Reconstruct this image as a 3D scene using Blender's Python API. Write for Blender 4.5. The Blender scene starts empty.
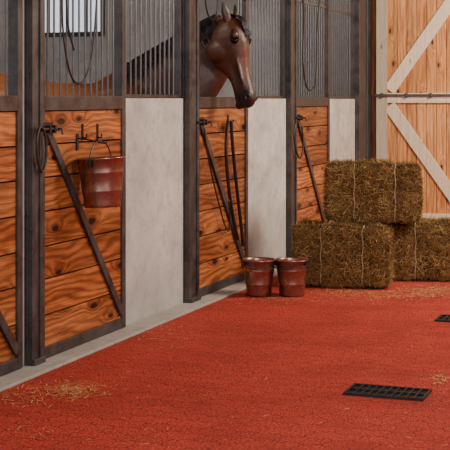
import bpy, bmesh, math, random
from mathutils import Vector, Matrix, noise as mnoise
DEBUG=None
random.seed(7)
TH=math.atan(472/1300); CO=math.cos(TH); SI=math.sin(TH)
H=1.35; D=3.172; F=1300.0
def at_z(px,py,z):
    X=(px-225)/F*z
    return Vector((D-SI*z+CO*X, CO*z+SI*X, H+(100-py)/F*z))
def on_floor(px,py):
    return at_z(px,py,F*H/(py-100))
def on_plane(px,py,xp):
    a=(px-225)/F
    z=(xp-D)/(-SI+CO*a)
    return at_z(px,py,z)
# ---------------- node helpers
def new_mat(name):
    m=bpy.data.materials.new(name); m.use_nodes=True
    nt=m.node_tree; nt.nodes.clear()
    o=nt.nodes.new('ShaderNodeOutputMaterial'); b=nt.nodes.new('ShaderNodeBsdfPrincipled')
    nt.links.new(b.outputs[0],o.inputs[0])
    return m,nt,b
class NB:
    def __init__(s,nt): s.nt=nt
    def put(s,sock,v):
        if v is None: return
        if isinstance(v,bpy.types.NodeSocket): s.nt.links.new(v,sock)
        else: sock.default_value=v
    def math(s,op,a,b=None,c=None,clamp=False):
        n=s.nt.nodes.new('ShaderNodeMath'); n.operation=op; n.use_clamp=clamp
        s.put(n.inputs[0],a); s.put(n.inputs[1],b); s.put(n.inputs[2],c)
        return n.outputs[0]
    def mr(s,v,a,b,c=0.0,d=1.0,smooth=False):
        n=s.nt.nodes.new('ShaderNodeMapRange')
        if smooth: n.interpolation_type='SMOOTHSTEP'
        for i,x in enumerate((v,a,b,c,d)): s.put(n.inputs[i],x)
        return n.outputs[0]
    def comb(s,x,y,z):
        n=s.nt.nodes.new('ShaderNodeCombineXYZ')
        for i,v in enumerate((x,y,z)): s.put(n.inputs[i],v)
        return n.outputs[0]
    def obj(s):
        return s.nt.nodes.new('ShaderNodeTexCoord').outputs['Object']
    def sep(s,v):
        n=s.nt.nodes.new('ShaderNodeSeparateXYZ'); s.put(n.inputs[0],v); return n.outputs
    def noise(s,v,scale=5,detail=4,rough=.55,dist=0):
        n=s.nt.nodes.new('ShaderNodeTexNoise'); s.put(n.inputs['Vector'],v)
        n.inputs['Scale'].default_value=scale; n.inputs['Detail'].default_value=detail
        n.inputs['Roughness'].default_value=rough; n.inputs['Distortion'].default_value=dist
        return n.outputs['Fac']
    def mix(s,f,a,b,mode='MIX'):
        n=s.nt.nodes.new('ShaderNodeMix'); n.data_type='RGBA'; n.blend_type=mode
        s.put(n.inputs[0],f)
        for i,v in ((6,a),(7,b)):
            if isinstance(v,tuple) and len(v)==3: v=v+(1,)
            s.put(n.inputs[i],v)
        return n.outputs[2]
    def bump(s,h,strength=.3,dist=.01):
        n=s.nt.nodes.new('ShaderNodeBump'); s.put(n.inputs['Height'],h)
        n.inputs['Strength'].default_value=strength; n.inputs['Distance'].default_value=dist
        return n.outputs[0]
    def attr(s,name):
        n=s.nt.nodes.new('ShaderNodeAttribute'); n.attribute_name=name; return n.outputs
def wood(name,along,cross,mid,light,dark,knot,rough=.55,kd=.13,gstr=.8,spec=.35,gate=.45):
    m,nt,b=new_mat(name); N=NB(nt)
    s=N.sep(N.obj()); a=s[along]; c=s[cross]
    r=N.sep(N.attr('rnd')[1])[0]
    ra=N.math('MULTIPLY',r,37.0)
    wob=N.noise(N.obj(),16,2,.5)
    kv=N.comb(N.math('MULTIPLY_ADD',a,2.6,N.math('MULTIPLY_ADD',wob,.12,ra)),N.math('MULTIPLY_ADD',c,6.5,N.math('MULTIPLY',r,17.0)),0.0)
    vo=nt.nodes.new('ShaderNodeTexVoronoi'); vo.voronoi_dimensions='2D'; vo.inputs['Scale'].default_value=1
    N.put(vo.inputs['Vector'],kv); d0=vo.outputs['Distance']
    vr=N.sep(vo.outputs['Color'])[0]
    far=N.mr(vr,gate,gate+.02,1.0,0.0)
    dk=N.math('ADD',N.math('MULTIPLY',d0,N.mr(vr,gate,1.0,1.5,.8)),far)
    infl=N.math('MULTIPLY',N.math('EXPONENT',N.math('MULTIPLY',N.math('MULTIPLY',d0,d0),-14.0)),N.math('SUBTRACT',1.0,far))
    gv=N.comb(N.math('MULTIPLY_ADD',a,1.2,ra),N.math('MULTIPLY',c,5.0),ra)
    n1=N.noise(gv,1.0,3,.5)
    g=N.math('MULTIPLY_ADD',c,150.0,N.math('MULTIPLY',n1,34.0))
    g=N.math('ADD',g,N.math('MULTIPLY',infl,15.0))
    gs=N.math('MULTIPLY_ADD',N.math('SINE',g),.5,.5)
    gs=N.math('POWER',gs,1.5)
    sv=N.comb(N.math('MULTIPLY_ADD',a,4.0,ra),N.math('MULTIPLY',c,170.0),ra)
    n2=N.noise(sv,1.0,4,.65)
    n5=N.noise(N.comb(N.math('MULTIPLY_ADD',a,2.0,ra),N.math('MULTIPLY',c,28.0),ra),1.0,3,.6)
    big=N.noise(gv,.9,4,.6)
    gm=N.math('MULTIPLY',gs,N.mr(big,.3,.7,gstr,gstr*.5))
    col=N.mix(N.mr(big,.35,.62),mid,light)
    col=N.mix(gm,col,dark)
    col=N.mix(N.mr(n2,.42,.72,0,.7),col,dark)
    col=N.mix(N.mr(n5,.5,.72,0,.7),col,dark)
    kn=N.mr(dk,kd,kd*.55,0.0,1.0,True)
    halo=N.mr(dk,kd*2.2,kd,0.0,.55,True)
    col=N.mix(halo,col,dark)
    col=N.mix(kn,col,knot)
    br=N.mr(r,0.0,1.0,.6,1.25)
    hs=nt.nodes.new('ShaderNodeHueSaturation'); N.put(hs.inputs['Color'],col); N.put(hs.inputs['Value'],br)
    N.put(b.inputs['Base Color'],hs.outputs[0]); b.inputs['Roughness'].default_value=rough
    b.inputs['Specular IOR Level'].default_value=spec
    N.put(b.inputs['Normal'],N.bump(N.math('ADD',gs,n2),.25,.003))
    return m
def steel_mat():
    m,nt,b=new_mat('weathered_steel'); N=NB(nt)
    o=N.obj(); n=N.noise(o,9,6,.65); n2=N.noise(o,60,3,.6)
    c=N.mix(N.mr(n,.35,.7),(.050,.043,.041),(.12,.105,.10)); c=N.mix(N.mr(n2,.58,.8,0,.6),c,(.20,.17,.15))
    N.put(b.inputs['Base Color'],c); b.inputs['Metallic'].default_value=.6
    N.put(b.inputs['Roughness'],N.mr(n,.3,.7,.36,.6)); N.put(b.inputs['Normal'],N.bump(n2,.15,.002))
    return m
def concrete(name,c1,c2,c3):
    m,nt,b=new_mat(name); N=NB(nt); o=N.obj()
    n=N.noise(o,2.6,6,.66,.6); n2=N.noise(o,11,7,.74); n3=N.noise(o,90,3,.6)
    c=N.mix(N.mr(n,.35,.65),c1,c2); c=N.mix(N.mr(n2,.48,.72,0,.75),c,c3)
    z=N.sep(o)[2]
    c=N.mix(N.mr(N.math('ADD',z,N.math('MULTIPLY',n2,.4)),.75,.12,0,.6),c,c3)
    N.put(b.inputs['Base Color'],c); b.inputs['Roughness'].default_value=.8
    b.inputs['Specular IOR Level'].default_value=.25
    N.put(b.inputs['Normal'],N.bump(N.math('ADD',n2,N.math('MULTIPLY',n3,.5)),.3,.004))
    return m
def floor_mat():
    m,nt,b=new_mat('red_rubber_mat'); N=NB(nt); o=N.obj()
    s=N.sep(o)
    wx=N.math('MULTIPLY_ADD',N.math('SINE',N.math('MULTIPLY',s[1],62.8)),.012,s[0])
    wy=N.math('MULTIPLY_ADD',N.math('SINE',N.math('MULTIPLY',s[0],62.8)),.012,s[1])
    br=nt.nodes.new('ShaderNodeTexBrick'); N.put(br.inputs['Vector'],N.comb(wx,wy,0.0))
    br.inputs['Scale'].default_value=1; br.inputs['Brick Width'].default_value=.2; br.inputs['Row Height'].default_value=.1
    br.inputs['Mortar Size'].default_value=.005; br.inputs['Mortar Smooth'].default_value=.8
    br.inputs['Color1'].default_value=(.44,.030,.019,1); br.inputs['Color2'].default_value=(.35,.024,.016,1); br.inputs['Mortar'].default_value=(.15,.011,.008,1)
    n=N.noise(o,95,3,.9); n4=N.noise(o,48,2,.7); n2=N.noise(o,1.6,6,.65); n3=N.noise(o,9,6,.7)
    c=br.outputs['Color']
    c=N.mix(N.mr(n,.5,.66,0,.85),c,(.80,.15,.09)); c=N.mix(N.mr(n,.49,.34,0,1.0),c,(.045,.005,.004))
    c=N.mix(N.mr(n4,.55,.75,0,.6),c,(.10,.009,.006))
    c=N.mix(N.mr(n2,.45,.68,0,.5),c,(.17,.014,.010)); c=N.mix(N.mr(n3,.55,.8,0,.35),c,(.52,.08,.045))
    N.put(b.inputs['Base Color'],c); b.inputs['Roughness'].default_value=.8; b.inputs['Specular IOR Level'].default_value=.2
    h=N.math('ADD',N.math('MULTIPLY',br.outputs['Fac'],-.5),N.math('MULTIPLY',n,1.0))
    N.put(b.inputs['Normal'],N.bump(h,.7,.006))
    return m
def simple(name,col,rough=.5,metal=0,noisy=.3,scale=20):
    m,nt,b=new_mat(name); N=NB(nt); n=N.noise(N.obj(),scale,4,.6)
    c=N.mix(N.mr(n,.3,.7),col,tuple(x*(1-noisy) for x in col))
    N.put(b.inputs['Base Color'],c); b.inputs['Roughness'].default_value=rough; b.inputs['Metallic'].default_value=metal
    return m
def straw_mat(name,c1,c2,c3):
    m,nt,b=new_mat(name); N=NB(nt); r=N.sep(N.attr('rnd')[1])
    c=N.mix(N.mr(r[0],0,1),c1,c2); c=N.mix(N.mr(r[0],.75,1.0),c,c3)
    N.put(b.inputs['Base Color'],c); b.inputs['Roughness'].default_value=.7; b.inputs['Specular IOR Level'].default_value=.2
    return m
def horse_mat():
    m,nt,b=new_mat('horse_coat'); N=NB(nt); o=N.obj()
    c=N.attr('coat')[0]; s=N.sep(o)
    n=N.noise(N.comb(N.math('MULTIPLY',s[0],220.0),N.math('MULTIPLY',s[1],220.0),N.math('MULTIPLY',s[2],60.0)),1.0,3,.65)
    n2=N.noise(o,7,4,.55)
    c=N.mix(N.mr(n,.35,.7,0,.45),c,(.012,.005,.003)); c=N.mix(N.mr(n2,.5,.72,0,.35),c,(.02,.008,.005))
    N.put(b.inputs['Base Color'],c); N.put(b.inputs['Roughness'],N.mr(n,.3,.7,.30,.5)); b.inputs['Specular IOR Level'].default_value=.5
    N.put(b.inputs['Normal'],N.bump(N.math('ADD',n,N.math('MULTIPLY',n2,3.0)),.35,.004))
    return m
STEEL=steel_mat()
PLANK=wood('stained_pine_plank',1,2,(.34,.090,.024),(.62,.215,.066),(.085,.020,.008),(.012,.005,.004),.36,.13,.85)
PINEV=wood('barn_pine_board',2,0,(.64,.27,.085),(.84,.44,.18),(.30,.09,.028),(.07,.02,.01),.55,.11,.65)
CREAM=wood('whitewashed_timber',2,0,(.84,.70,.52),(.90,.78,.60),(.66,.48,.32),(.35,.22,.13),.6,.06,.4)
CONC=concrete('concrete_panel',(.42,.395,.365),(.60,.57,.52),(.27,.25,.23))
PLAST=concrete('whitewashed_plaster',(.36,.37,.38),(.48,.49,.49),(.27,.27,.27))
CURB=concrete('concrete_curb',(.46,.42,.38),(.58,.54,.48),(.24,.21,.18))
CEILM=wood('ceiling_board',1,0,(.25,.12,.05),(.33,.17,.08),(.12,.05,.02),(.04,.02,.01),.7,.1,.5)
FLOORM=floor_mat()
IRON=simple('cast_iron',(.06,.06,.062),.42,.8)
GAP_SHADE=simple('painted_gap_shade',(.004,.004,.004),.9)  # near-black colour paints shade under the grates and behind plank gaps
LEATHER=simple('dark_leather',(.035,.018,.012),.45,0)
TWINE=simple('bale_twine',(.62,.48,.30),.8)
GALV=simple('galvanised_bar',(.17,.17,.18),.4,.8)
HORN=simple('hoof_horn',(.05,.035,.025),.5)
HAIR=simple('dark_horse_hair',(.012,.007,.006),.4)
EYE=simple('horse_eye',(.004,.002,.0015),.04)
def bucket_mat():
    m,nt,b=new_mat('copper_metal'); N=NB(nt); o=N.obj(); n=N.noise(o,25,5,.65); n2=N.noise(o,6,3,.5)
    c=N.mix(N.mr(n,.35,.7),(.40,.21,.165),(.24,.115,.09)); c=N.mix(N.mr(n2,.55,.75,0,.5),c,(.55,.35,.28))
    N.put(b.inputs['Base Color'],c); b.inputs['Metallic'].default_value=.9; N.put(b.inputs['Roughness'],N.mr(n,.3,.7,.24,.38))
    return m
BUCK=bucket_mat()
HAYM=straw_mat('hay_stalks',(.085,.043,.012),(.42,.24,.073),(.80,.56,.26))
STRAWM=straw_mat('loose_straw',(.48,.22,.07),(.70,.42,.16),(.85,.62,.32))
COREM=simple('hay_core',(.055,.03,.010),.95,0,.5,60)
# --------------- mesh builder
class MB:
    def __init__(s): s.v=[]; s.f=[]; s.m=[]; s.r=[]
    def add(s,vs,fs,mi=0,r=None):
        if r is None: r=random.random()
        o=len(s.v); s.v+= [tuple(v) for v in vs]
        for f in fs: s.f.append([i+o for i in f]); s.m.append(mi); s.r.append(r)
    def box(s,x0,x1,y0,y1,z0,z1,mi=0,r=None):
        vs=[(x,y,z) for x in(x0,x1) for y in(y0,y1) for z in(z0,z1)]
        s.add(vs,[(0,1,3,2),(4,6,7,5),(0,4,5,1),(2,3,7,6),(0,2,6,4),(1,5,7,3)],mi,r)
    def obox(s,c,ax,ay,az,mi=0,r=None):
        c=Vector(c)
        vs=[c+ax*i+ay*j+az*k for i in(-1,1) for j in(-1,1) for k in(-1,1)]
        s.add(vs,[(0,1,3,2),(4,6,7,5),(0,4,5,1),(2,3,7,6),(0,2,6,4),(1,5,7,3)],mi,r)
    def tube(s,pts,rad,n=8,mi=0,closed=False,flat=1.0):
        pts=[Vector(p) for p in pts]; L=len(pts); vs=[]; fs=[]
        rf=rad if callable(rad) else (lambda t:rad)
        prev=None
        for i,p in enumerate(pts):
            if closed: t=pts[(i+1)%L]-pts[i-1]
            else: t=pts[min(i+1,L-1)]-pts[max(i-1,0)]
            t.normalize()
            if prev is None:
                u=t.cross(Vector((0,0,1)))
                if u.length<.1: u=t.cross(Vector((0,1,0)))
            else: u=prev-t*prev.dot(t)
            u.normalize(); prev=u; w=t.cross(u); r=rf(i/(L-1))
            for k in range(n):
                a=2*math.pi*k/n; vs.append(p+u*math.cos(a)*r+w*math.sin(a)*r*flat)
        for i in range(L if closed else L-1):
            for k in range(n):
                a=i*n+k; b=i*n+(k+1)%n; j=((i+1)%L)*n
                fs.append((a,b,j+(k+1)%n,j+k))
        if not closed:
            fs.append(tuple(range(n))[::-1]); fs.append(tuple((L-1)*n+k for k in range(n)))
        s.add(vs,fs,mi)
    def lathe(s,prof,c,n=40,mi=0,closed=False,M=None):
        vs=[];fs=[];L=len(prof)
        for r,z in prof:
            for k in range(n):
                a=2*math.pi*k/n; p=Vector((r*math.cos(a),r*math.sin(a),z))
                if M is not None: p=M@p
                vs.append(Vector(c)+p)
        for i in range(L-1):
            for k in range(n):
                fs.append((i*n+k,i*n+(k+1)%n,(i+1)*n+(k+1)%n,(i+1)*n+k))
        if prof[0][0]>1e-4: fs.append(tuple(range(n))[::-1])
        if prof[-1][0]>1e-4: fs.append(tuple((L-1)*n+k for k in range(n)))
        s.add(vs,fs,mi)
    def loft(s,secs,n=24,mi=0,p=2.0):
        vs=[];fs=[];L=len(secs)
        for c,a,b in secs:
            for k in range(n):
                t=2*math.pi*k/n; ct,st=math.cos(t),math.sin(t)
                vs.append(c+a*math.copysign(abs(ct)**(2/p),ct)+b*math.copysign(abs(st)**(2/p),st))
        for i in range(L-1):
            for k in range(n): fs.append((i*n+k,i*n+(k+1)%n,(i+1)*n+(k+1)%n,(i+1)*n+k))
        fs.append(tuple(range(n))[::-1]); fs.append(tuple((L-1)*n+k for k in range(n)))
        s.add(vs,fs,mi)
    def ell(s,c,a,b,d,n=16,mi=0):
        vs=[];fs=[];c=Vector(c)
        m=n//2
        for i in range(m+1):
            ph=math.pi*(i+.02)/(m+.04)
            for k in range(n):
                t=2*math.pi*k/n
                vs.append(c+a*math.sin(ph)*math.cos(t)+b*math.sin(ph)*math.sin(t)+d*math.cos(ph))
        for i in range(m):
            for k in range(n): fs.append((i*n+k,i*n+(k+1)%n,(i+1)*n+(k+1)%n,(i+1)*n+k))
        fs.append(tuple(range(n))[::-1]); fs.append(tuple(m*n+k for k in range(n)))
        s.add(vs,fs,mi)
    def obj(s,name,mats,parent=None,bevel=0,smooth=False,origin=None):
        me=bpy.data.meshes.new(name); me.from_pydata(s.v,[],s.f)
        for m in mats: me.materials.append(m)
        me.polygons.foreach_set('material_index',s.m)
        ca=me.color_attributes.new('rnd','FLOAT_COLOR','CORNER')
        for p in me.polygons:
            r=s.r[p.index]
            for li in p.loop_indices: ca.data[li].color=(r,r,r,1)
        bm=bmesh.new(); bm.from_mesh(me); bmesh.ops.recalc_face_normals(bm,faces=bm.faces); bm.to_mesh(me); bm.free()
        if smooth:
            for p in me.polygons: p.use_smooth=True
        ob=bpy.data.objects.new(name,me); bpy.context.scene.collection.objects.link(ob)
        if parent: ob.parent=parent
        if bevel:
            b=ob.modifiers.new('b','BEVEL'); b.width=bevel; b.segments=2; b.limit_method='ANGLE'
        return ob
def empty(name):
    e=bpy.data.objects.new(name,None); bpy.context.scene.collection.objects.link(e); return e
X=Vector((1,0,0)); Y=Vector((0,1,0)); Z=Vector((0,0,1))
YE=13.1; XB=-4.3; XR=5.6; WH=4.2
# --------------- shell
b=MB(); b.box(XB,XR,-1.5,YE+.2,-.12,0); b.obj('floor',[FLOORM])
b=MB(); x=XB
while x<XR-.01:
    b.box(x+.001,x+.199,1.2,YE+.18,WH,WH+.03); x+=.2
b.obj('ceiling',[CEILM])
b=MB(); y=4.0
while y<YE-.01:
    w=min(.2,YE-y); b.box(XR,XR+.04,y+.001,y+w-.001,0,WH); y+=w
b.obj('wall_right',[PINEV])
b=MB()
y=2.2
while y<12.94:
    y2=min(y+.62,12.95); b.box(.002,.15,y+.002,y2-.002,0.0005,.018); y=y2
cur=b.obj('trim_curb',[CURB],bevel=.004)
b=MB()
W1=(-3.95,-3.0,2.06,2.95)
b.box(XB,-.1,YE,YE+.18,0,W1[2]); b.box(XB,-.1,YE,YE+.18,W1[3],WH)
b.box(XB,W1[0],YE,YE+.18,W1[2],W1[3]); b.box(W1[1],-.1,YE,YE+.18,W1[2],W1[3])
x=-.1
while x<XR-.01:
    w=min(.14,XR-x); b.box(x+.001,x+w-.001,YE+.0+random.uniform(0,.004),YE+.18,0,WH,1); x+=w
b.obj('wall_end',[PLAST,PINEV])
b=MB(); b.box(XB-.15,XB,2,YE+.18,0,WH); b.obj('wall_stall_back',[PLAST])
for i,W in enumerate((W1,)):
    b=MB(); y0,y1=YE-.02,YE+.06
    b.box(W[0],W[0]+.05,y0,y1,W[2],W[3]); b.box(W[1]-.05,W[1],y0,y1,W[2],W[3])
    b.box(W[0]+.05,W[1]-.05,y0,y1,W[2],W[2]+.05); b.box(W[0]+.05,W[1]-.05,y0,y1,W[3]-.05,W[3])
    for k in range(1,4):
        xx=W[0]+(W[1]-W[0])*k/4; b.box(xx-.012,xx+.012,y0+.02,y1-.02,W[2]+.05,W[3]-.05)
    zz=(W[2]+W[3])/2; b.box(W[0]+.05,W[1]-.05,y0+.022,y1-.022,zz-.012,zz+.012)
    b.obj('window_%d'%(i+1),[STEEL])
for yy in (5.84,10.29):
    b=MB(); b.box(XB+.01,-.1,yy-.05,yy+.05,0,1.28); b.box(XB+.01,-.1,yy-.06,yy+.06,1.28,1.31,1)
    b.obj('stall_divider',[CONC,STEEL],bevel=.005)
# --------------- posts
P1=(5.79,5.905); P2=(7.94,8.11); P3=(10.21,10.375); P4=(12.5,12.86)
TOP=2.62
for i,(a,c) in enumerate((P1,P2,P3,P4)):
    b=MB()
    b.box(-.07,.0,a,c,0,TOP+.078); b.box(.0,.045,a,a+.035,0,TOP+.078); b.box(.0,.045,c-.03,c,0,TOP+.078); b.box(0.0,.035,a+.035,c-.03,0,TOP+.078)
    b.box(-.075,.06,a-.003,c+.0,0,.05)
    b.obj('steel_post',[STEEL],bevel=.004)
b=MB(); b.box(-.06,.06,2.2,13.0,TOP+.08,TOP+.24); b.box(-.07,.09,2.2,13.0,TOP+.24,TOP+.26); b.obj('header_beam',[STEEL],bevel=.005)
# --------------- stall doors
RB=1.295; RT=1.372
def bars(b,y0,y1,z0,z1,x,step,mi=0,r=.006,skip=None):
    n=max(1,int(round((y1-y0)/step)))
    for k in range(1,n):
        yy=y0+(y1-y0)*k/n
        if skip and skip(yy): continue
        b.tube([(x,yy,z0),(x,yy,z1)],r,8,mi)
def stall_door(y0,y1,latch=True,openyoke=False):
    e=empty('stall_door'); e.location=(0,0,0)
    b=MB(); z=.075; 
    hs=[.165,.185,.17,.18,.175,.17,.175]; tot=sum(hs); hs=[h*(RB-.075)/tot for h in hs]
    for h in hs:
        b.box(-.018,.012+random.uniform(0,.003),y0+.045,y1-.045,z+.004,z+h-.004); z+=h
    b.box(-.022,-.018,y0+.045,y1-.045,.075,RB,1)  # black backing sheet, paints shade into the gaps between planks
    b.obj('planks',[PLANK,GAP_SHADE],e,bevel=.005)
    b=MB(); x0,x1=-.03,.026
    b.box(x0,x1,y0,y0+.05,.02,TOP); b.box(x0,x1,y1-.05,y1,.02,TOP)
    b.box(x0,x1,y0+.05,y1-.05,.02,.08); b.box(x0,x1,y0+.05,y1-.05,RB,RT); b.box(x0,x1,y0+.05,y1-.05,TOP-.06,TOP)
    b.obj('frame',[STEEL],e,bevel=.003)
    b=MB(); p=Vector((.024,y0+.06,1.22)); q=Vector((.024,y1-.055,.11)); d=(q-p)/2; n=X.cross(d).normalized()*.024
    b.obox((p+q)/2,X*.007,d,n); b.obj('brace',[STEEL],e,bevel=.002)
    b=MB()
    if not openyoke:
        bars(b,y0+.05,y1-.05,RT,TOP-.06,0,.072)
        b.box(-.008,.008,y0+.05,y1-.05,2.18,2.20)
    else:
        bars(b,y0+.05,y1-.05,2.12,TOP-.06,0,.072)
        b.box(-.01,.01,y0+.05,y1-.05,2.10,2.12)
        b.tube([(0,y0+.075,RT),(0,y0+.075,2.1)],.007); b.tube([(0,y1-.10,RT),(0,y1-.10,2.1)],.007); b.tube([(0,y1-.16,RT),(0,y1-.16,2.1)],.007)
    b.obj('bars',[GALV],e)
    if latch:
        b=MB(); yy=y0+.02
        b.box(.026,.034,yy-.015,yy+.10,1.17,1.235); b.tube([(.048,yy-.06,1.2),(.048,yy+.13,1.2)],.009)
        b.box(.034,.06,yy+.02,yy+.035,1.18,1.22); b.box(.034,.06,yy+.075,yy+.09,1.18,1.22)
        b.tube([(.048,yy+.12,1.2),(.075,yy+.12,1.2),(.08,yy+.12,1.17)],.006)
        b.obj('latch',[IRON],e,smooth=False)
    return e
D0=(4.62,5.725); D1=(5.91,6.965); D2=(8.115,9.175); D3=(10.38,11.47)
stall_door(*D0,latch=False); d1=stall_door(*D1); d2=stall_door(*D2,openyoke=True); d3=stall_door(*D3)
def partition(y0,y1,grille=True):
    e=empty('stall_partition')
    b=MB(); b.box(-.06,.0,y0,y1,0,RT-.012); b.obj('concrete_panel',[CONC],e,bevel=.004)
    b=MB(); b.box(-.045,-.01,y0,y1,RT-.012,RT+.012); b.box(-.045,-.01,y0,y1,TOP-.05,TOP)
    b.box(-.045,-.01,y0,y0+.03,RT+.012,TOP-.05); b.box(-.045,-.01,y1-.03,y1,RT+.012,TOP-.05)
    b.obj('grille_frame',[STEEL],e,bevel=.002)
    b=MB(); bars(b,y0+.03,y1-.03,RT+.012,TOP-.05,-.028,.075); b.box(-.036,-.02,y0+.03,y1-.03,2.18,2.2); b.obj('bars',[GALV],e)
partition(6.97,7.935); partition(9.18,10.205); partition(11.475,12.495)
b=MB(); b.box(-.06,0,5.73,5.785,0,TOP); b.obj('trim_1',[CONC])
b=MB(); b.box(-.06,0,2.2,4.615,0,RT); b.obj('wall_stall_front_low',[CONC])
b=MB(); b.box(-.06,.03,12.865,13.09,0,TOP); b.obj('trim_2',[STEEL])
# --------------- barn doors on end wall
def barn_door(x0,w,mir):
    e=empty('barn_door'); z0,z1=.09,2.66; y1=YE-.02; yb=YE-.05
    b=MB(); x=x0+.01
    n=int(round((w-.02)/.105)); bw=(w-.02)/n
    for k in range(n):
        b.box(x+.0025,x+bw-.0025,yb-random.uniform(0,.003),y1,z0+.01,z1-.01); x+=bw
    b.obj('boards',[PINEV],e,bevel=.003)
    b=MB(); ya=yb-.028; s=.115
    b.box(x0,x0+s,ya,yb-.004,z0,z1); b.box(x0+w-s,x0+w,ya,yb-.004,z0,z1)
    b.box(x0+s,x0+w-s,ya,yb-.004,z0,z0+s); b.box(x0+s,x0+w-s,ya,yb-.004,z1-s,z1)
    b.box(x0+s,x0+w-s,ya,yb-.004,1.32,1.42)
    xa,xc=(x0+s,x0+w-s) if not mir else (x0+w-s,x0+s)
    for (p,q) in (((xa,1.42),(xc,z1-s)),((xa,1.32),(xc,z0+s))):
        p=Vector((p[0],0,p[1])); q=Vector((q[0],0,q[1])); d=q-p; nn=Vector((-d.z,0,d.x)).normalized()*.062
        dn=d.normalized()
        c=(p+q)/2+Vector((0,(ya+yb-.004)/2+.002,0)); L=d.length/2-.035
        b.obox(c,dn*L,Y*((yb-.004-ya)/2-.003),nn)
    b.obj('timber_frame',[CREAM],e,bevel=.004)
    b=MB(); b.box(x0-.02,x0+w*.9,ya-.02,ya-.008,1.385,1.41); 
    for k in range(4): b.box(x0+.05+k*.25,x0+.08+k*.25,ya-.028,ya,1.375,1.42)
    b.obj('strap_hinge',[GALV],e,bevel=.002)
    return e
def x_on_end(px,yp=YE-.08):
    a=(px-225)/F; z=yp/(CO+SI*a); return at_z(px,100,z).x
bx=x_on_end(376)
barn_door(bx,1.03,False); barn_door(bx+1.04,1.03,True)
b=MB(); b.box(bx-.1,bx+2.4,YE-.06,YE-.03,2.70,2.78); b.obj('door_track',[STEEL],bevel=.003)
# --------------- drain grates
KEEP=[]
def grate(c,w,d):
    b=MB(); x0,x1,y0,y1=c.x-w/2,c.x+w/2,c.y-d/2,c.y+d/2; z0,z1=.0008,.012; fr=.012
    KEEP.append((c.x,c.y,.24))
    b.box(x0,x1,y0,y1,.0004,.0016,1)  # flat black sheet stands in for shaded drain depth, no pit modelled
    b.box(x0,x1,y0,y0+fr,.0016,z1); b.box(x0,x1,y1-fr,y1,.0016,z1); b.box(x0,x0+fr,y0+fr,y1-fr,.0016,z1); b.box(x1-fr,x1,y0+fr,y1-fr,.0016,z1)
    n=10
    for k in range(1,n):
        xx=x0+fr+(x1-x0-2*fr)*k/n; b.box(xx-.005,xx+.005,y0+fr,y1-fr,.0016,z1-.001)
    yy=(y0+y1)/2; b.box(x0+fr,x1-fr,yy-.007,yy+.007,.0016,z1-.0005)
    b.obj('drain_grate',[IRON,GAP_SHADE])
grate(on_floor(388,393.2),.37,.21); grate(on_floor(468,320.5),.37,.21)
# --------------- buckets
def bucket(c,rt=.118,h=.26,tilt=None,handle='down',yaw=0):
    e=empty('metal_bucket')
    M=Matrix.Rotation(yaw,3,'Z')
    if tilt is not None: M=tilt@M
    rb=rt*.76
    def R(z): return rb+(rt-rb)*z/h
    prof=[(0.0001,.006),(rb-.008,.006),(rb-.006,0),(rb,0),(rb+.002,.012),(R(.03),.03)]
    for zz in (.33,.70):
        z=h*zz; prof+=[(R(z-.005),z-.005),(R(z)+.002,z),(R(z+.005),z+.005)]
    prof+=[(R(h-.012),h-.012),(rt+.004,h-.008),(rt+.005,h-.002),(rt+.001,h+.002),(rt-.004,h-.003),(R(h-.02)-.004,h-.02),(rb-.004,.012),(0.0001,.012)]
    b=MB(); b.lathe(prof,c,48,0,M=M); b.obj('body',[BUCK],e,smooth=True)
    b=MB(); c=Vector(c)
    for sgn in(-1,1):
        p=c+M@Vector((sgn*(rt+.004),0,h-.03)); b.obox(p,(M@X)*.005,(M@Y)*.016,(M@Z)*.016)
    pts=[]
    for k in range(25):
        a=math.pi*k/24; x=math.cos(a)*(rt+.011); s=math.sin(a)
        if handle=='up': v=Vector((x,0,h-.03+s*(rt*.95)))
        else: v=Vector((x,-s*(rt+.016),h-.03-s*.028+ .0))
        pts.append(c+M@v)
    b.tube(pts,.0035,8); b.obj('handle',[IRON],e,smooth=False)
    return e
q1=on_floor(259,295.5); q2=on_floor(292,295.5)
KEEP+=[(q1.x,q1.y,.15),(q2.x,q2.y,.15)]
bucket((q1.x,q1.y,.001),yaw=.5,rt=.112,h=.25); bucket((q2.x,q2.y,.001),yaw=-.2,rt=.112,h=.25)
hc=on_plane(102,208,.165)
bk=bucket((.17,hc.y,on_plane(102,207,.17).z+.0),rt=.127,h=.265,handle='up',yaw=math.pi/2,tilt=Matrix.Rotation(-.05,3,'Y'))
hz=on_plane(102,207,.17).z+.265-.03+.118
b=MB(); 
yy=hc.y
b.box(.016,.022,yy-.012,yy+.012,hz-.05,hz+.04)
b.tube([(.022,yy,hz+.015),(.10,yy,hz+.005),(.16,yy,hz-.010),(.19,yy,hz-.012),(.198,yy,hz+.01)],.004)
b.obj('bucket_hook',[IRON])
b=MB()
for px in (82,97):
    p=on_plane(px,130,.015); 
    b.box(.016,.022,p.y-.008,p.y+.008,p.z-.055,p.z+.035); b.tube([(.022,p.y,p.z-.04),(.04,p.y,p.z-.045),(.044,p.y,p.z-.02)],.005)
b.obj('tack_hook',[IRON])
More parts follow.
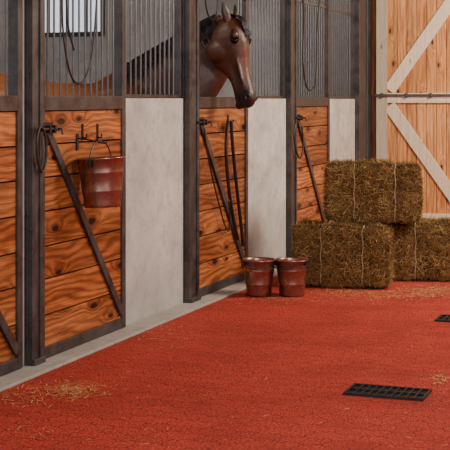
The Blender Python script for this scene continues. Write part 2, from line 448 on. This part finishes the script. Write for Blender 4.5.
# --------------- ropes / reins
def smoothpts(pts,n=8):
    pts=[Vector(p) for p in pts]; out=[]
    for i in range(len(pts)-1):
        p0=pts[max(i-1,0)];p1=pts[i];p2=pts[i+1];p3=pts[min(i+2,len(pts)-1)]
        for k in range(n):
            t=k/n
            out.append(.5*((2*p1)+(-p0+p2)*t+(2*p0-5*p1+4*p2-p3)*t*t+(-p0+3*p1-3*p2+p3)*t**3))
    out.append(pts[-1]); return out
def hang(name,pxs,xp,r=.006,flat=1.0):
    b=MB()
    for L in pxs:
        b.tube(smoothpts([on_plane(x,y,xp) for x,y in L]),r,8,0,flat=flat)
    return b.obj(name,[LEATHER],smooth=True)
hang('lead_rope',[[(62,-8),(63,30),(68,65),(75,82),(84,80),(91,60),(95,25),(97,-8)],[(66,-8),(68,25),(74,50)]],.014,.0055)
hang('lead_rope',[[(205,-8),(206,6),(209,17),(213,20),(217,12),(218,-8)]],.02,.006)
hang('lead_rope',[[(303,-5),(304,25),(303,60),(306,84),(311,90),(316,80),(317,40),(320,-5)]],.014,.006)
hang('bridle_strap',[[(40,126),(37,140),(38,160),(42,172),(46,160),(46,140),(43,128)]],.062,.007)
hang('leather_reins',[[(228,121),(226,150),(229,190),(234,222),(238,240)],[(231,121),(233,150),(237,190),(241,225),(243,246)]],.040,.013,.5)
hang('leather_reins',[[(204,128),(207,150),(213,180),(220,208),(226,228),(230,228),(229,200)]],.050,.006,.7)
p=on_plane(230,122,.03)
b=MB(); b.box(.013,.02,p.y-.012,p.y+.012,p.z-.03,p.z+.05); b.tube([(.02,p.y,p.z),(.05,p.y,p.z-.005),(.055,p.y,p.z+.015)],.006); b.obj('tack_hook',[IRON])
hang('bridle_strap',[[(296,122),(294,135),(296,150),(300,158),(303,148),(302,126)]],.062,.007)
# --------------- hay bales
def bale(c,L,W,Hh,yaw,seed,name='hay_bale',ns=18000):
    random.seed(seed); e=empty(name)
    R=Matrix.Rotation(yaw,3,'Z'); c=Vector(c)
    bm=bmesh.new(); bmesh.ops.create_cube(bm,size=1); bmesh.ops.subdivide_edges(bm,edges=bm.edges[:],cuts=22,use_grid_fill=True)
    def shape(p):
        q=Vector((p.x*L,p.y*W,p.z*Hh)); r=.06
        inner=Vector((max(-L/2+r,min(L/2-r,q.x)),max(-W/2+r,min(W/2-r,q.y)),max(-Hh/2+r,min(Hh/2-r,q.z))))
        d=q-inner
        if d.length>r: q=inner+d.normalized()*r
        n=mnoise.noise(q*6+Vector((seed,0,0)))*.026+mnoise.noise(q*20+Vector((seed,0,0)))*.014
        nn=(q-inner); 
        if nn.length<1e-6: nn=q
        ci=sum(math.exp(-((q.x-sx)/.03)**2) for sx in(-L*.2,L*.24))*.016
        return q+nn.normalized()*(n-ci)
    for v in bm.verts:
        q=shape(v.co); q.z=max(q.z,-Hh/2+.001); v.co=R@q+c+Vector((0,0,Hh/2))
    me=bpy.data.meshes.new('core'); bm.to_mesh(me); bm.free(); me.materials.append(COREM)
    ob=bpy.data.objects.new('core',me); bpy.context.scene.collection.objects.link(ob); ob.parent=e
    b=MB(); areas=[W*Hh,W*Hh,L*Hh,L*Hh*.4,L*W]
    for k in range(ns):
        f=random.choices(range(5),areas)[0]; u,v=random.uniform(-.5,.5),random.uniform(-.5,.5)
        if f<2: p=Vector((.5 if f else -.5,u,v)); n=X*(1 if f else -1); t1,t2=Y,Z; bias=(.5,1)
        elif f<4: p=Vector((u,.5 if f==3 else -.5,v)); n=Y*(1 if f==3 else -1); t1,t2=X,Z; bias=(1,.8)
        else: p=Vector((u,v,.5)); n=Z; t1,t2=X,Y; bias=(1,.5)
        q=shape(p)+n*random.uniform(-.002,.010)
        a=random.gauss(0,1)*bias[0]; bb=random.gauss(0,1)*bias[1]
        d=(t1*a+t2*bb+n*random.gauss(0,.3))
        if random.random()<.12: d+=n*random.uniform(0,1.8)
        if d.length<.01: continue
        d.normalize(); l=random.uniform(.010,.038); w=random.uniform(.0007,.0016)
        s=d.cross(n+Vector((random.uniform(-.4,.4),random.uniform(-.4,.4),.1))).normalized()*w
        bend=n*random.uniform(-.004,.006)
        vs=[q-d*l-s,q-d*l+s,q+bend+s,q+bend-s,q+d*l+s*.6,q+d*l-s*.6]
        vs=[R@x_+c+Vector((0,0,Hh/2)) for x_ in vs]
        for x_ in vs: x_.z=max(x_.z,c.z+.001)
        cl=mnoise.noise(q*9+Vector((seed,5,0)))*.5+.5
        b.add(vs,[(0,1,2,3),(3,2,4,5)],0,min(1,max(0,random.random()**1.6*.75+cl*.3)))
    b.obj('stalks',[HAYM],e)
    b=MB()
    for sx in (-L*.2,L*.24):
        pts=[]
        for k in range(60):
            a=2*math.pi*k/60; y=math.cos(a);z=math.sin(a); m=max(abs(y),abs(z)); y/=m;z/=m
            m2=(y*y+z*z)**.5; k2=min(1,1.26/m2)
            pts.append(R@Vector((sx+.004*math.sin(k),y*k2*(W/2+.002),z*k2*(Hh/2+.0)-0))+c+Vector((0,0,Hh/2)))
        for p_ in pts: p_.z=max(p_.z,c.z+.004)
        b.tube(pts,.0026,6,0,True)
    b.obj('twine',[TWINE],e)
def bp(px,py,off):
    p=on_floor(px,py); return p+Vector((-SI,CO,0))*off
yawb=TH
B1=bp(346,289,.21); bale((B1.x,B1.y,0),.68,.40,.445,yawb-.22,3)
B2=bp(437,282,.2); bale((B2.x,B2.y,0),.74,.38,.43,yawb-.05,5)
T=at_z(373,228,9.62); bale((T.x,T.y,.450),.67,.38,.43,yawb-.12,8)
random.seed(11)
# --------------- loose straw
b=MB()
def inbale(p):
    for c,L,W,yw in ((B1,.68,.40,yawb-.22),(B2,.74,.38,yawb-.05)):
        q=Matrix.Rotation(-yw,3,'Z')@(p-Vector((c.x,c.y,p.z)))
        if abs(q.x)<L/2+.04 and abs(q.y)<W/2+.04: return True
    return False
def scat(px0,px1,py0,py1,n,l0=.02,l1=.07,gauss=True):
    for k in range(n):
        if gauss: px=random.gauss((px0+px1)/2,(px1-px0)/4); py=random.gauss((py0+py1)/2,(py1-py0)/4)
        else: px=random.uniform(px0,px1); py=random.uniform(py0,py1)
        p=on_floor(px,py)
        if p.x<.17 or inbale(p) or any((p.x-x)**2+(p.y-y)**2<r*r for x,y,r in KEEP): continue
        p.z=random.uniform(.0015,.008); a=random.uniform(0,math.pi); d=Vector((math.cos(a),math.sin(a),0)); l=random.uniform(l0,l1)/2
        s=Vector((-d.y,d.x,0))*random.uniform(.0007,.0015); bend=s.normalized()*random.uniform(-.006,.006)
        zz=Vector((0,0,random.uniform(-.001,.004)))
        b.add([p-d*l-s,p-d*l+s,p+s+bend+zz,p-s+bend+zz,p+d*l+s,p+d*l-s],[(0,1,2,3),(3,2,4,5)],0)
scat(45,105,382,400,260); scat(-10,60,387,408,90); scat(290,460,284,302,900); scat(400,470,284,298,350)
scat(0,450,290,450,160,.015,.045,False); scat(425,455,372,386,40); scat(230,320,292,304,160)
scat(90,200,320,350,80); scat(0,60,420,445,15)
b.obj('loose_straw',[STRAWM])
# --------------- HORSE
horse=empty('horse')
Wt=Vector((-.66,8.47,0)); FW=Vector((.95,.316,0)).normalized(); LT=Vector((-FW.y,FW.x,0))
def lc(u,v,w): return Wt+FW*u+LT*v+Z*w
b=MB()
tors=[(-1.2,1.20,.10,.16),(-1.12,1.21,.20,.28),(-.95,1.22,.265,.34),(-.75,1.19,.27,.33),(-.5,1.15,.275,.33),(-.25,1.12,.285,.35),(-.05,1.14,.27,.39),(.12,1.15,.25,.37),(.27,1.12,.22,.30),(.38,1.10,.17,.23),(.45,1.10,.10,.14)]
b.loft([(lc(u,0,w),LT*hw,Z*hh) for u,w,hw,hh in tors],28)
K=1.08; TS=.93
Pp=at_z(231,27,9.03); Mm=at_z(245.5,93,8.97)
A=(Mm-Pp).normalized()
fd=(Vector((CO,SI,0))*.88+Vector((SI,-CO,0))*.47); Nf=(fd-A*fd.dot(A)).normalized()
Lh=Nf.cross(A).normalized()
neck_c=[lc(.02,0,1.2),lc(.22,0,1.34),lc(.40,0,1.50),lc(.54,0,1.63),lc(.66,0,1.74),Pp+A*.05-Nf*.06]
hw=[.20,.17,.135,.11,.095,.08]; hh=[.36,.335,.29,.245,.20,.155]
secs=[]
for i,cn in enumerate(neck_c):
    t=(neck_c[min(i+1,5)]-neck_c[max(i-1,0)]).normalized()
    f=i/5; lat=(LT*(1-f)+ (Lh if Lh.dot(LT)>0 else -Lh)*f).normalized(); up=t.cross(lat).normalized()
    if up.z<0: up=-up
    secs.append((cn,lat*hw[i],up*hh[i]))
b.loft(secs,24); NECK=secs
hd=[(-.075,.03,-.05,.045),(-.04,.062,-.09,.068),(.02,.085,-.13,.086),(.08,.094,-.165,.092),(.14,.093,-.190,.092),(.20,.084,-.190,.080),(.26,.071,-.165,.066),(.33,.060,-.112,.054),(.40,.056,-.082,.050),(.47,.058,-.074,.052),(.53,.062,-.074,.057),(.575,.056,-.072,.056),(.605,.038,-.058,.046),(.622,.012,-.030,.026)]
def hp(t,n,l): return Pp+A*(t*TS)+Nf*(n*K)+Lh*(l*K)
AK,NK,LK=A*TS,Nf*K,Lh*K
b.loft([(hp(t,(f+k)/2,0),LK*w,NK*((f-k)/2)) for t,f,k,w in hd],28,p=2.3)
for s in(-1,1):
    b.ell(hp(.155,-.098,s*.060),AK*.090,NK*.085,LK*.040)
    b.ell(hp(.085,.050,s*.076),AK*.042,NK*.028,LK*.030)
    b.ell(hp(.30,.020,s*.048),AK*.15,NK*.012,LK*.018)
    b.ell(hp(.545,.032,s*.046),AK*.040,NK*.027,LK*.024)
b.ell(hp(.585,-.060,0),AK*.034,NK*.026,LK*.034)
for s in(-1,1):
    base=hp(-.045,.015,s*.056); dr=(-A*.9+Lh*s*.22+Nf*.05).normalized(); side=(Lh*.75-Nf*.66*s).normalized() ; side=(side-dr*side.dot(dr)).normalized(); fr=dr.cross(side).normalized()
    E=[]
    for t,w in ((-.02,.024),(.02,.031),(.05,.033),(.08,.028),(.11,.017),(.132,.005)):
        E.append((base+dr*t,side*w,fr*w*.5))
    b.loft(E,14)
def limb(pts):
    S=[]
    for i,(u,v,w,r1,r2) in enumerate(pts):
        S.append((lc(u,v,w),FW*r1,LT*r2))
    b.loft(S,16)
for s in(-1,1):
    limb([(.12,s*.15,1.05,.14,.08),(.16,s*.16,.85,.10,.075),(.17,s*.155,.68,.062,.052),(.18,s*.15,.52,.046,.042),(.185,s*.15,.47,.046,.044),(.17,s*.15,.40,.032,.030),(.17,s*.15,.22,.027,.026),(.175,s*.15,.15,.036,.033),(.20,s*.15,.09,.030,.030),(.215,s*.15,.06,.045,.042)])
    limb([(-.92,s*.15,1.12,.22,.11),(-.88,s*.17,.92,.16,.10),(-.95,s*.165,.75,.10,.065),(-1.06,s*.155,.60,.062,.046),(-1.12,s*.15,.53,.056,.04),(-1.11,s*.15,.46,.042,.036),(-1.08,s*.15,.25,.031,.029),(-1.07,s*.15,.16,.038,.035),(-1.04,s*.15,.09,.031,.030),(-1.02,s*.15,.06,.046,.042)])
tmp=b.obj('tmp',[])
rm=tmp.modifiers.new('r','REMESH'); rm.mode='VOXEL'; rm.voxel_size=.0065
sm=tmp.modifiers.new('s','SMOOTH'); sm.iterations=6; sm.factor=.5
dg=bpy.context.evaluated_depsgraph_get(); me=bpy.data.meshes.new_from_object(tmp.evaluated_get(dg))
bpy.data.objects.remove(tmp,do_unlink=True)
ca=me.color_attributes.new('coat','FLOAT_COLOR','POINT')
base=Vector((.085,.025,.011)); darkc=Vector((.012,.007,.006)); lite=Vector((.20,.068,.030))
def sst(a,b_,x):
    t=max(0,min(1,(x-a)/(b_-a))); return t*t*(3-2*t)
for i,v in enumerate(me.vertices):
    p=v.co; r=p-Pp; t=r.dot(A)/TS; n=r.dot(Nf)/K; l=r.dot(Lh)/K
    col=base.copy()
    inhead=(-.2<t<.66 and abs(l)<.17 and -.26<n<.18 and p.x>-.03)
    if inhead:
        dn=((t-.550)/.024)**2+((n-.034)/.016)**2
        if abs(l)>.03 and dn<1.8:
            k=math.exp(-dn*1.5); v.co=p-Lh*math.copysign(.020*k,l)-Nf*.003*k; col=col.lerp(darkc*.2,min(1,k*1.8))
        if t>.52:
            dm=abs(n+.036+ (t-.53)*-.05)
            k=math.exp(-(dm/.005)**2); v.co=v.co-Lh*math.copysign(.006*k,l) ; col=col.lerp(darkc*.3,k*.9)
        de=((t-.125)**2+(n-.052)**2)**.5
        if abs(l)>.05: col=col.lerp(darkc,math.exp(-(de/.034)**2)*.95)
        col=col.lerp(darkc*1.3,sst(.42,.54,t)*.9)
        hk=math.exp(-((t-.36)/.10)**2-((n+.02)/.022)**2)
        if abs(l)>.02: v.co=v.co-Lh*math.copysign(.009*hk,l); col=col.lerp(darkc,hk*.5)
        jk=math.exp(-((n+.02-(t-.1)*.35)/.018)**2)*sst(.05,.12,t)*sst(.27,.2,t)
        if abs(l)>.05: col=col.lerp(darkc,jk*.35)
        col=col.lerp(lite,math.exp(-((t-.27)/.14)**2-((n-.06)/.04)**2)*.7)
        if t<-.05: col=col.lerp(darkc,sst(-.06,-.11,t)*.75)
    elif p.x>-.2 and p.z>1.3: col=col.lerp(darkc*1.6,.3)
    col=col.lerp(darkc,sst(.62,.42,p.z)*.9)
    u=(p-Wt).dot(FW)
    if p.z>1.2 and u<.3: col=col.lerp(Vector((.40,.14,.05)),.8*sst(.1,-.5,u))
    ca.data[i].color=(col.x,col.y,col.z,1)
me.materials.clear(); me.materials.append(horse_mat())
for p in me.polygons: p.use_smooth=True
hb=bpy.data.objects.new('body',me); bpy.context.scene.collection.objects.link(hb); hb.parent=horse
b=MB()
for s in(-1,1):
    b.ell(hp(.125,.050,s*.087),AK*.025,NK*.025,LK*.018,20)
b.obj('eyes',[EYE],horse,smooth=True)
b=MB()
for s in(-1,1):
    pts=[hp(.125,.050,s*.095)+AK*math.sin(a)*.024+NK*math.cos(a)*.028 - LK*s*abs(math.cos(a))*.006 for a in [math.pi*(1.0+k/10) for k in range(11)]]
    b.tube(pts,.005,8)
b.obj('eyelids',[HAIR],horse,smooth=True)
b=MB()
for u,sg in((.225,1),(-1.01,1)):
    for s in(-1,1):
        b.loft([(lc(u+.008,s*.15,.002),FW*.066,LT*.058),(lc(u,s*.15,.045),FW*.054,LT*.05),(lc(u-.008,s*.15,.075),FW*.044,LT*.042)],20)
b.obj('hooves',[HORN],horse,smooth=True)
random.seed(21); b=MB()
def crest(f):
    x=f*5; i=min(4,int(x)); k=x-i; c0,l0,u0=NECK[i]; c1,l1,u1=NECK[i+1]
    return c0.lerp(c1,k), l0.lerp(l1,k), u0.lerp(u1,k)
camside=Vector((.3,-.95,0))
for k in range(750):
    f=random.uniform(.14,.99); c,l,u=crest(f); ls=l if l.dot(camside)>0 else -l
    lv=ls*random.choice([1,1,-1])
    top=c+u*.97+lv*random.uniform(-.15,.2)
    j=lambda a: Vector((random.uniform(-a,a),0,random.uniform(-a,a)))
    dr=random.uniform(.15,.75) if f>.5 else random.uniform(.5,.8)
    pts=[top,top+u.normalized()*.012+lv*.35,c+u*.78+lv*.78+j(.01),c+u*dr+lv*(1.10 if f>.5 else .95)+j(.02)]
    b.tube(smoothpts(pts,4),lambda t:.0040*(1-.7*t)+.0004,5)
for k in range(130):
    s=random.uniform(-1,1); e0=hp(-.085+random.uniform(-.01,.01),.02,s*.03)
    t1=random.uniform(.03,.17)*(1-.4*abs(s)); sw=random.uniform(-.012,.03)
    pts=[e0,hp(-.06,.072,s*.034),hp(0,.092+random.uniform(0,.008),s*.036+sw*.4),hp(t1,.099+random.uniform(0,.006),s*.026+sw)]
    b.tube(smoothpts(pts,4),lambda t:.0032*(1-.85*t)+.0003,5)
for k in range(160):
    a=random.uniform(0,6.28); r=random.uniform(0,.05)
    o=lc(-1.2,math.cos(a)*r*.6,1.32+math.sin(a)*.03)
    pts=[o,lc(-1.27,math.cos(a)*r,1.2),lc(-1.29+math.sin(a)*r,math.cos(a)*r*1.4,.85),lc(-1.27+math.sin(a)*r,math.cos(a)*r*1.2,random.uniform(.4,.6))]
    b.tube(smoothpts(pts,4),lambda t:.005*(1-.6*t),5)
b.obj('mane_and_tail',[HAIR],horse,smooth=True)
# --------------- lights
def area(name,loc,tgt,size,energy,col,sy=None):
    l=bpy.data.lights.new(name,'AREA'); l.energy=energy; l.color=col; l.size=size
    if sy: l.shape='RECTANGLE'; l.size_y=sy
    o=bpy.data.objects.new(name,l); bpy.context.scene.collection.objects.link(o); o.location=loc
    o.rotation_euler=(Vector(tgt)-Vector(loc)).to_track_quat('-Z','Y').to_euler(); return o
area('added_key_light',(4.3,9.4,3.9),(.4,8.6,.3),1.2,390,(1,.90,.77),2.2)  # unseen area light added as key; the ceiling has no skylight
area('added_aisle_fill',(4.3,3.4,3.5),(0,7.2,.8),1.0,140,(1,.91,.82))  # unseen fill light added along the aisle, not a fixture
area('added_door_fill',(3.2,10.4,3.4),(1.4,13.1,1.2),1.0,125,(1,.90,.74))  # added warm light to brighten the barn doors, no real source
area('added_stall_fill',(-1.9,5.9,3.7),(-1.3,8.0,1.4),.6,55,(1,.86,.68))  # invented light, added to brighten the horse's back behind the bars
w=bpy.data.worlds.new('world'); bpy.context.scene.world=w; w.use_nodes=True
bg=w.node_tree.nodes['Background']; bg.inputs[0].default_value=(.86,.91,1.0,1); bg.inputs[1].default_value=1.15
cam=bpy.data.cameras.new('camera'); co=bpy.data.objects.new('camera',cam); bpy.context.scene.collection.objects.link(co)
co.location=(D,0,H); co.rotation_euler=(math.pi/2,0,TH); cam.sensor_width=36; cam.lens=F*36/450; cam.shift_y=-125/450
if DEBUG:
    cx,cy,k=DEBUG; cam.lens*=k; cam.shift_y=(100-cy)*k/450; cam.shift_x=(cx-225)*k/450
cam.clip_start=.1; cam.clip_end=200
bpy.context.scene.camera=co
